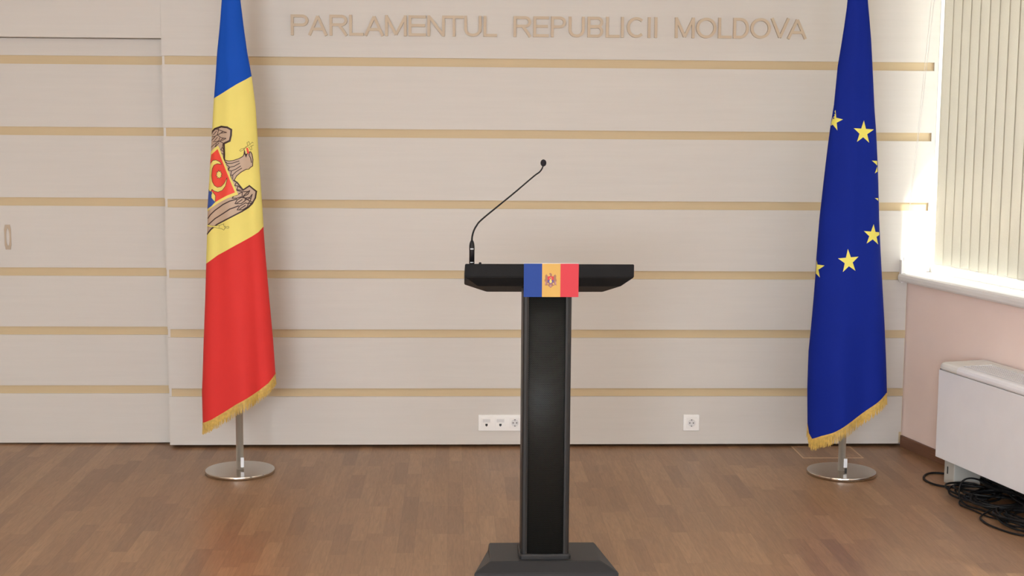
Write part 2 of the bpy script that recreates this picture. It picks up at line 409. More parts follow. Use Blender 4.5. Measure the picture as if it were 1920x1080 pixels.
# ------------------------------------------------------------------ ceiling fill panels, added to light the room from out of view
for i, (x, y) in enumerate([(x, y) for y in (-3.4, -5.9, -8.4) for x in (-2.4, 0.2, 2.6)]):
    where = ['nearest the panelled wall', 'over the middle of the room', 'nearest the rear wall'][i//3]+[', on the door side', ', in the middle row', ', on the window side'][i%3]
    t = thing('ceiling_fill_light', 'added square fill panel on the ceiling '+where, 'fill light', (x, y, ZC-.03), 'added ceiling fill panels')
    bm = nb()
    for a in ((-.3, .3, -.3, -.27), (-.3, .3, .27, .3), (-.3, -.27, -.27, .27), (.27, .3, -.27, .27)): box(bm, x+a[0], x+a[1], y+a[2], y+a[3], ZC-.03, ZC)
    obj('fill_frame', bm, M_WHITE, t)
    bm = nb(); box(bm, x-.27, x+.27, y-.27, y+.27, ZC-.02, ZC-.005); obj('fill_diffuser', bm, M_FILL, t)

# ------------------------------------------------------------------ vertical blind
sw, pitch, ang = .092, .0805, R(-3.2)
def blind(a, b_, label, cords):
    bl = thing('vertical_blind', label, 'blind', S((a+b_)/2, -.05, .99), 'vertical window blinds')
    bm = nb(); s = a+.203
    while s < b_-.04:
        an = ang+R(random.uniform(-.8, .8)); ca, sa_ = math.cos(an)*sw/2, math.sin(an)*sw/2
        n = 6; rows = []
        zt, zb = 2.86, .992+random.uniform(-.002, .002)
        for z in (zb, 1.6, 2.2, zt):
            rr_ = []
            for q in range(n+1):
                u = -1+2*q/n; bow = .006*(1-u*u)
                rr_.append(S(s+u*ca-bow*math.sin(an), -.052+u*sa_+bow*math.cos(an), z))
            rows.append([bm.verts.new(v) for v in rr_])
        for r0, r1 in zip(rows, rows[1:]):
            for q in range(n): g = bm.faces.new((r0[q], r0[q+1], r1[q+1], r1[q])); g.smooth = True
        s += pitch
    o = obj('slats', bm, M_BLIND, bl, recalc=False)
    sol = o.modifiers.new('thickness', 'SOLIDIFY'); sol.thickness = .0007
    bm = nb(); box(bm, a+.03, b_-.02, -.075, -.03, 2.86, 2.905, f=S, bev=.003); obj('headrail', bm, M_WHITE, bl)
    bm = nb(); tube(bm, smooth_path([S(a+.163+i*pitch, -.030, 1.004-(.006 if i % 2 else 0)) for i in range(int((b_-a-.2)/pitch))], 3), .0012, 6)
    obj('bead_chain', bm, M_WHITE, bl)
    for d_, e_ in (((0, 0), (.022, .004)) if cords else ()):
        bm = nb(); tube(bm, [S(.034+e_, .055, .999), S(.115+e_+d_*.4, .045, 1.70), S(.188+e_+d_, .045, 2.33), S(.255+e_+d_*1.2, .02, 2.86)], .0011, 6)
        obj('pull_cord', bm, M_WHITE, bl)
for (a, b_), lb, c_ in zip(wins, ('cream vertical blind over the window nearest the panelled wall, sunlit at its foot', 'cream vertical blind over the second window along the pink side wall', 'cream vertical blind over the window nearest the rear wall'), (1, 0, 0)):
    blind(a, b_, lb, c_)

# ------------------------------------------------------------------ lettering on the wall
sg = thing('wall_lettering', 'raised beige capitals reading PARLAMENTUL REPUBLICII MOLDOVA on the top board', 'sign', (.48, 0, 2.13))
M_LET = wood_panel('letter_maple', (.54, .435, .315), .08)
def wx(px):  # measured positions along the lettering line
    return -.835+(px-545)*(1.803+.835)/(1512-545)
LET = [('P', 545.5, 578), ('A', 577, 613.5), ('R', 617, 651), ('L', 653.5, 680), ('A', 681, 718), ('M', 720, 760), ('E', 763.5, 796), ('N', 798.5, 831), ('T', 830, 866), ('U', 867, 899), ('L', 903, 928),
       ('R', 959, 993), ('E', 996, 1025), ('P', 1029, 1057), ('U', 1062, 1092), ('B', 1097.5, 1128), ('L', 1132, 1158), ('I', 1162, 1167), ('C', 1171, 1207), ('I', 1212.5, 1217.5), ('I', 1225, 1230),
       ('M', 1262, 1299), ('O', 1302, 1340), ('L', 1343.5, 1369), ('D', 1372, 1402), ('O', 1404.5, 1443), ('V', 1442.5, 1479), ('A', 1474, 1512)]
SIG = {}
def arc(cx_, cy_, rx, ry, a0, a1, n=14): return [(cx_+rx*math.cos(R(a0+(a1-a0)*i/n)), cy_+ry*math.sin(R(a0+(a1-a0)*i/n))) for i in range(n+1)]
def glyph(ch, w):
    """centre-line strokes of a plain grotesque capital, height 1, width w (both outer)"""
    t = .136; h = t/2; H = 1-h; Wd = w-h
    if ch == 'P': return [[(h, 0), (h, 1)], [(t*.9, H), (Wd-.23, H)]+arc(Wd-.23, H-.215, .23, .215, 90, -90)+[(t*.9, H-.43)]]
    if ch == 'R': return [[(h, 0), (h, 1)], [(t*.9, H), (Wd-.25, H)]+arc(Wd-.25, H-.205, .22, .205, 90, -90)+[(t*.9, H-.41)], [(w*.50, H-.41), (w*.70, .30), (w-.07, 0)]]
    if ch == 'B': return [[(h, 0), (h, 1)], [(t*.9, H), (Wd-.24, H)]+arc(Wd-.24, H-.2, .21, .2, 90, -90)+[(t*.9, H-.4)], [(t*.9, H-.42), (Wd-.26, H-.42)]+arc(Wd-.26, h+.2275, .235, .2275, 90, -90)+[(t*.9, h)]]
    if ch == 'D': return [[(h, 0), (h, 1)], [(t*.9, H), (Wd-.36, H)]+arc(Wd-.36, .5, .35, .5-h, 90, -90, 20)+[(t*.9, h)]]
    if ch == 'L': return [[(h, 1), (h, h), (w, h)]]
    if ch == 'E': return [[(w, H), (h, H), (h, h), (w, h)], [(h, .52), (w-.05, .52)]]
    if ch == 'T': return [[(0, H), (w, H)], [(w/2, H), (w/2, 0)]]
    if ch == 'I': return [[(w/2, 0), (w/2, 1)]]
    if ch == 'N': return [[(h, 0), (h, 1)], [(Wd, 0), (Wd, 1)], [(h, .97), (Wd, .03)]]
    if ch == 'M': return [[(h, 0), (h, 1)], [(Wd, 0), (Wd, 1)], [(h, .95), (w/2, .06)], [(w/2, .06), (Wd, .95)]]
    if ch == 'A': return [[(h, 0), (w/2, .93)], [(w/2, .93), (w-h, 0)], [(w*.22, .31), (w*.78, .31)]]
    if ch == 'V': return [[(h, 1), (w/2, .06)], [(w/2, .06), (w-h, 1)]]
    if ch == 'U': return [[(h, 1), (h, .36)]+arc(w/2, .36, w/2-h, .36-h, 180, 360, 16)+[(Wd, 1)]]
    if ch == 'O': return [arc(w/2, .5, w/2-h, .5-h, 0, 360, 32)]
    if ch == 'C': return [arc(w/2+.01, .5, w/2-h, .5-h, 48, 312, 26)]
def ribbon(bm, pts, t, y0, y1, to3):
    """extruded poly-line of width t; mitred joints"""
    P = [Vector(p) for p in pts]; P = [P[0]]+[q for p_, q in zip(P, P[1:]) if (q-p_).length > 1e-5]; n = len(P); closed = (P[0]-P[-1]).length < 1e-4 and n > 3
    if closed: P = P[:-1]; n -= 1
    Lp, Rp = [], []
    for i in range(n):
        a = P[i-1] if (i or closed) else None; b = P[(i+1) % n] if (i < n-1 or closed) else None
        d1 = (P[i]-a).normalized() if a is not None else None; d2 = (b-P[i]).normalized() if b is not None else None
        if d1 is None: d1 = d2
        if d2 is None: d2 = d1
        n1 = Vector((-d1.y, d1.x)); n2 = Vector((-d2.y, d2.x)); mv = (n1+n2)
        if mv.length < .2: mv = n1
        mv.normalize(); k_ = min(1/max(mv.dot(n1), .45), 2.2)
        Lp.append(P[i]+mv*t/2*k_); Rp.append(P[i]-mv*t/2*k_)
    v = [[bm.verts.new(to3(q.x, y_, q.y)) for q in X] for y_ in (y0, y1) for X in (Lp, Rp)]
    a0, b0, a1, b1 = v
    rng = range(n if closed else n-1)
    for i in rng:
        j = (i+1) % n
        bm.faces.new((a0[i], a0[j], b0[j], b0[i])); bm.faces.new((a1[i], b1[i], b1[j], a1[j]))
        bm.faces.new((a0[i], a1[i], a1[j], a0[j])); bm.faces.new((b0[i], b0[j], b1[j], b1[i]))
    if not closed:
        bm.faces.new((a0[0], b0[0], b1[0], a1[0])); bm.faces.new((a0[-1], a1[-1], b1[-1], b0[-1]))
HT = .104
for ch, p0, p1 in LET:
    x0, x1 = wx(p0), wx(p1); zb = 2.1345+(x0+.835)*.0022
    bm = nb(); w_ = (x1-x0)/HT
    if ch == 'I': x0 -= .004; w_ = .125+.0
    for q, st in enumerate(glyph(ch, w_)):
        ribbon(bm, st, .134, -.014+q*.0007, .0005, lambda x, y, z: Vector((x0+x*HT, y, zb+z*HT)))
    obj('letter_'+ch.lower(), bm, M_LET, sg)

# ------------------------------------------------------------------ sockets
def rbox(bm, x0, x1, z0, z1, y0, y1, mi=0, bev=.003): return box(bm, x0, x1, y0, y1, z0, z1, mi, bev=bev)
def schuko(parent, x, z):
    bm = nb(); rbox(bm, x-.0275, x+.0275, z-.0275, z+.0275, -.0135, -.0095, 0, .0012)
    n = 36
    # ring, recessed cup, holes
    r1 = [(x+.0205*math.cos(2*math.pi*k/n), -.0150, z+.0205*math.sin(2*math.pi*k/n)) for k in range(n)]
    r0 = [(x+.0225*math.cos(2*math.pi*k/n), -.0133, z+.0225*math.sin(2*math.pi*k/n)) for k in range(n)]
    r2_ = [(x+.0190*math.cos(2*math.pi*k/n), -.0138, z+.0190*math.sin(2*math.pi*k/n)) for k in range(n)]
    V = [[bm.verts.new(p) for p in r_] for r_ in (r0, r1, r2_)]
    for a, b_ in zip(V, V[1:]):
        for k in range(n): bm.faces.new((a[k], a[(k+1)%n], b_[(k+1)%n], b_[k]))
    g = bm.faces.new(V[2]); g.material_index = 1
    for sx in (-1, 1):
        c = x+sx*.0095; vs = [bm.verts.new((c+.0032*math.cos(2*math.pi*k/12), -.01395, z+.0032*math.sin(2*math.pi*k/12))) for k in range(12)]
        bm.faces.new(vs).material_index = 2
    for sz in (-1, 1):
        box(bm, x-.003, x+.003, -.0147, -.0138, z+sz*.0165-.0022, z+sz*.0165+.0022, 2)
    return obj('power_outlet', bm, [M_PLATE, M_PLATE2, M_DARK], parent)
def frame_plate(parent, x0, x1, z0, z1):
    bm = nb(); rbox(bm, x0, x1, z0, z1, -.010, 0, 0, .004); return obj('cover_frame', bm, M_PLATE, parent)
t = thing('socket_plate', 'white wall plate with two data ports and a power outlet, beside the lectern column', 'socket', (.243, 0, .090), 'wall sockets')
frame_plate(t, .124, .361, .090, .176)
for x in (.167, .240):
    bm = nb(); z = .133
    rbox(bm, x-.0275, x+.0275, z-.0275, z+.0275, -.0135, -.0095, 0, .0012)
    rbox(bm, x-.020, x+.020, z+.003, z+.021, -.0150, -.0130, 1, .0008)
    rbox(bm, x-.020, x+.020, z-.021, z+.001, -.0160, -.0130, 0, .0008)
    box(bm, x-.0062, x+.0062, -.0164, -.0158, z-.014, z-.003, 2); box(bm, x-.003, x+.003, -.0164, -.0158, z-.017, z-.014, 2)
    obj('data_port', bm, [M_PLATE, M_PLATE2, M_DARK], t)
schuko(t, .3165, .134)
t = thing('socket_plate', 'white single power socket on the bottom board, right of the lectern', 'socket', (1.2515, 0, .0885), 'wall sockets')
frame_plate(t, 1.208, 1.295, .0885, .1755); schuko(t, 1.2515, .132)

# ------------------------------------------------------------------ floor hatch
bm = nb(); X0, X1, Y0, Y1 = 1.789, 2.106, -.256, -.004; e = .007
box(bm, X0+e, X1-e, Y0+e, Y1-e, -.004, .0009, 0)
for a in ((X0, X1, Y0, Y0+e), (X0, X1, Y1-e, Y1), (X0, X0+e, Y0+e, Y1-e), (X1-e, X1, Y0+e, Y1-e)): box(bm, a[0], a[1], a[2], a[3], -.004, .0014, 1)
struct(obj('floor_hatch', bm, [M_FLOOR, M_BRASS]), 'flush floor hatch with thin light metal edging behind the blue flag stand', 'floor hatch')

# ------------------------------------------------------------------ flags
DK = .55
def interp(T, z, k):
    T = sorted(T); 
    if z <= T[0][0]: return T[0][k]
    for a, b_ in zip(T, T[1:]):
        if z <= b_[0]: u = (z-a[0])/(b_[0]-a[0]); return a[k]+(b_[k]-a[k])*u
    return T[-1][k]
def curve(Cv, s):
    if s <= Cv[0][0]: return Cv[0][1]
    for a, b_ in zip(Cv, Cv[1:]):
        if s <= b_[0]: u = (s-a[0])/(b_[0]-a[0]) if b_[0] > a[0] else 0; return a[1]+(b_[1]-a[1])*u
    return Cv[-1][1]
class Flag:
    """cloth hanging round a pole: an open cone of front cloth whose back half is gathered in soft pleats"""
    def __init__(s, T, y, hem, bands, ripple, ZTOP):
        s.T, s.y, s.hem, s.bands, s.rip, s.zt = sorted(T), y, hem, bands, ripple, ZTOP
    def lr(s, z): return interp(s.T, z, 1), interp(s.T, z, 2)
    def front_y(s, x, z):
        l, r = s.lr(z); c = (l+r)/2; w = (r-l)/2; q = max(-1, min(1, (x-c)/w))
        return s.y-DK*w*math.sqrt(max(0, 1-q*q))+s.rip(q, z)*w
    def pt(s, u, z):
        l, r = s.lr(z); c = (l+r)/2; w = (r-l)/2
        if u <= .6:                       # front, left edge to right edge
            th = math.pi*(u/.6); q = -math.cos(th); x = c+w*q
            return Vector((x, s.y-DK*w*math.sin(th)+s.rip(q, z)*w, z))
        v = (u-.6)/.4                      # back, gathered pleats towards the left edge
        q = math.cos(math.pi*v); x = c+w*q*.97
        return Vector((x, s.y+DK*w*math.sin(math.pi*v)*(.55+.35*math.cos(v*math.pi*7)), z))
    def sx(s, u):
        if u <= .6: return .5-.5*math.cos(math.pi*u/.6)
        return .5+.5*math.cos(math.pi*(u-.6)/.4)
    def zhem(s, u):
        h = curve(s.hem, s.sx(u))
        return h if u <= .6 else h+.02
    def build(s, name, mats, parent, decals):
        bm = nb(); NU = 120; us = [.6*i/72 for i in range(73)]+[.6+.4*i/48 for i in range(1, 48)]
        nb_ = [26]*(len(s.bands)+1); cols = []
        for u in us:
            br = [s.zt]+[curve(b_, s.sx(u)) for b_ in s.bands]+[s.zhem(u)]; col = []
            for k in range(len(br)-1):
                for i in range(nb_[k]): col.append(s.pt(u, br[k]+(br[k+1]-br[k])*i/nb_[k]))
            col.append(s.pt(u, br[-1])); cols.append([bm.verts.new(v) for v in col])
        n = len(cols)
        for a in range(n):
            A_, B_ = cols[a], cols[(a+1) % n]
            for i in range(len(A_)-1):
                g = bm.faces.new((A_[i], B_[i], B_[i+1], A_[i+1])); g.smooth = True
                g.material_index = min(i//26, len(s.bands))
        bmesh.ops.recalc_face_normals(bm, faces=bm.faces)
        # printed marks lie on the cloth
        for lay, mi, pts in decals:
            b2 = nb(); vs = [b2.verts.new((x, 0, z)) for x, z in pts]
            try: f_ = b2.faces.new(vs)
            except Exception: b2.free(); continue
            f_.normal_update(); bmesh.ops.triangulate(b2, faces=[f_], ngon_method='EAR_CLIP')
            for it in range(7):
                es = [e for e in b2.edges if e.calc_length() > .010]
                if not es: break
                bmesh.ops.subdivide_edges(b2, edges=es, cuts=1); bmesh.ops.triangulate(b2, faces=b2.faces)
            mp = {}
            for v in b2.verts:
                x, z = v.co.x, v.co.z; l, r = s.lr(z); c = (l+r)/2; w = (r-l)/2; off = .0007+.00045*lay
                x = max(l+.0008, min(r-.0008, x))
                q = (x-c)/w; nrm = Vector((q/1., -math.sqrt(max(0, 1-q*q))/DK, 0)).normalized()
                mp[v] = bm.verts.new(Vector((x, s.front_y(x, z), z))+nrm*off)
            for f_ in b2.faces:
                vv = [mp[v] for v in f_.verts]
                a_, b3, c3 = [v.co for v in vv]
                if (b3-a_).cross(c3-a_).y > 0: vv = vv[::-1]
                try: g = bm.faces.new(vv)
                except Exception: continue
                g.material_index = mi; g.smooth = True
            b2.free()
        return obj(name, bm, mats, parent, recalc=False)
    def fringe(s, length, parent):
        bm = nb(); N_ = 330
        for i in range(N_):
            u = i/N_*1.0; z = s.zhem(u); P = s.pt(u, z+.004); 
            u2_ = min(u+.0030, .9999); Q = s.pt(u2_, s.zhem(u2_)+.004)
            out = (P-Vector(((s.lr(z)[0]+s.lr(z)[1])/2, s.y, P.z))).normalized()
            ln = length*random.uniform(.86, 1.08); jx = random.uniform(-.0035, .0035); jy = random.uniform(-.003, .003); k_ = .0012
            d = (Q-P); mid = [P+out*k_, Q+out*k_, Q-out*k_, P-out*k_]
            lv = []
            for t_ in (0, .12, .6, 1):
                sc = (1, .8, .95, .5)[(0, .12, .6, 1).index(t_)]
                cc = (P+Q)/2+Vector((jx*t_*t_, jy*t_, -ln*t_))
                zoff = [(m_-(P+Q)/2)*sc for m_ in mid]
                lv.append([bm.verts.new(cc+Vector((o_.x, o_.y, o_.z*(1-t_)))) for o_ in zoff])
            for a, b_ in zip(lv, lv[1:]):
                for k in range(4): bm.faces.new((a[k], a[(k+1)%4], b_[(k+1)%4], b_[k]))
            bm.faces.new(lv[-1])
        # braid heading
        us = [i/160 for i in range(160)]; top = []; bot = []
        for u in us:
            z = s.zhem(u); P = s.pt(u, z); out = (P-Vector(((s.lr(z)[0]+s.lr(z)[1])/2, s.y, P.z))).normalized()
            top.append(bm.verts.new(P+out*.0016+Vector((0, 0, .004)))); bot.append(bm.verts.new(P+out*.0018-Vector((0, 0, .005))))
        for i in range(160): bm.faces.new((top[i], top[(i+1)%160], bot[(i+1)%160], bot[i]))
        return obj('fringe', bm, M_FRINGE, parent)

def stand(t, x, y, ztop):
    bm = nb(); lathe(bm, (x, y, 0), [(.165, 0), (.167, .001), (.167, .0165), (.1655, .018)], 72); obj('base', bm, M_STEELB, t)
    bm = nb(); cyl(bm, (x, y), .0178, .018, ztop, 32); obj('pole', bm, M_STEEL, t)
    bm = nb(); lathe(bm, (x, y, ztop), [(.02, 0), (.024, .01), (.012, .03), (.022, .06), (.015, .10), (.003, .14)], 24); obj('finial', bm, M_STEEL, t)
TL = [[2.6563,-1.0686,-1.0218],[2.2657,-1.0955,-1.0086],[2.1426,-1.1071,-0.9951],[2.0189,-1.1216,-0.9795],[1.9121,-1.1298,-0.9611],[1.7698,-1.143,-0.9449],[1.569,-1.1559,-0.9347],[1.4174,-1.1656,-0.9267],[1.2726,-1.1781,-0.9186],[1.1604,-1.1834,-0.9138],[1.0605,-1.1886,-0.9076],[0.8546,-1.1979,-0.8925],[0.6471,-1.2094,-0.8763],[0.4905,-1.2167,-0.8675],[0.3988,-1.2217,-0.8664],[0.2936,-1.2211,-0.8651],[0.188,-1.2205,-0.8651]]
TR = [[2.6852,1.8634,1.9114],[2.2916,1.8514,1.9464],[2.1201,1.8328,1.9677],[1.9926,1.8143,1.9794],[1.7713,1.7999,1.9981],[1.6878,1.7863,2.0077],[1.4769,1.7677,2.0261],[1.2386,1.7488,2.0405],[1.0477,1.7406,2.057],[0.9491,1.7387,2.066],[0.7405,1.7273,2.0854],[0.6014,1.7174,2.0966],[0.4247,1.7179,2.1088],[0.2628,1.7239,2.1138],[0.0893,1.7326,2.1166]]
B1 = [[0.012,1.8077],[0.1131,1.8188],[0.3502,1.8449],[0.6067,1.8737],[0.8426,1.8954],[1.0,1.9128]]
B2 = [[0.0163,1.0261],[0.2251,1.0698],[0.5221,1.116],[0.8094,1.1586],[0.9287,1.1792],[1.0,1.2018]]
HL = [[0.0094,0.2476],[0.163,0.275],[0.3313,0.313],[0.5055,0.3557],[0.6574,0.3857],[0.7959,0.4151],[0.9176,0.4482],[1.0,0.4853]]
HR = [[0.0,0.2471],[0.0073,0.2033],[0.0337,0.1803],[0.1278,0.202],[0.2482,0.2238],[0.4457,0.2712],[0.6552,0.3225],[0.8234,0.367],[0.9617,0.4068]]
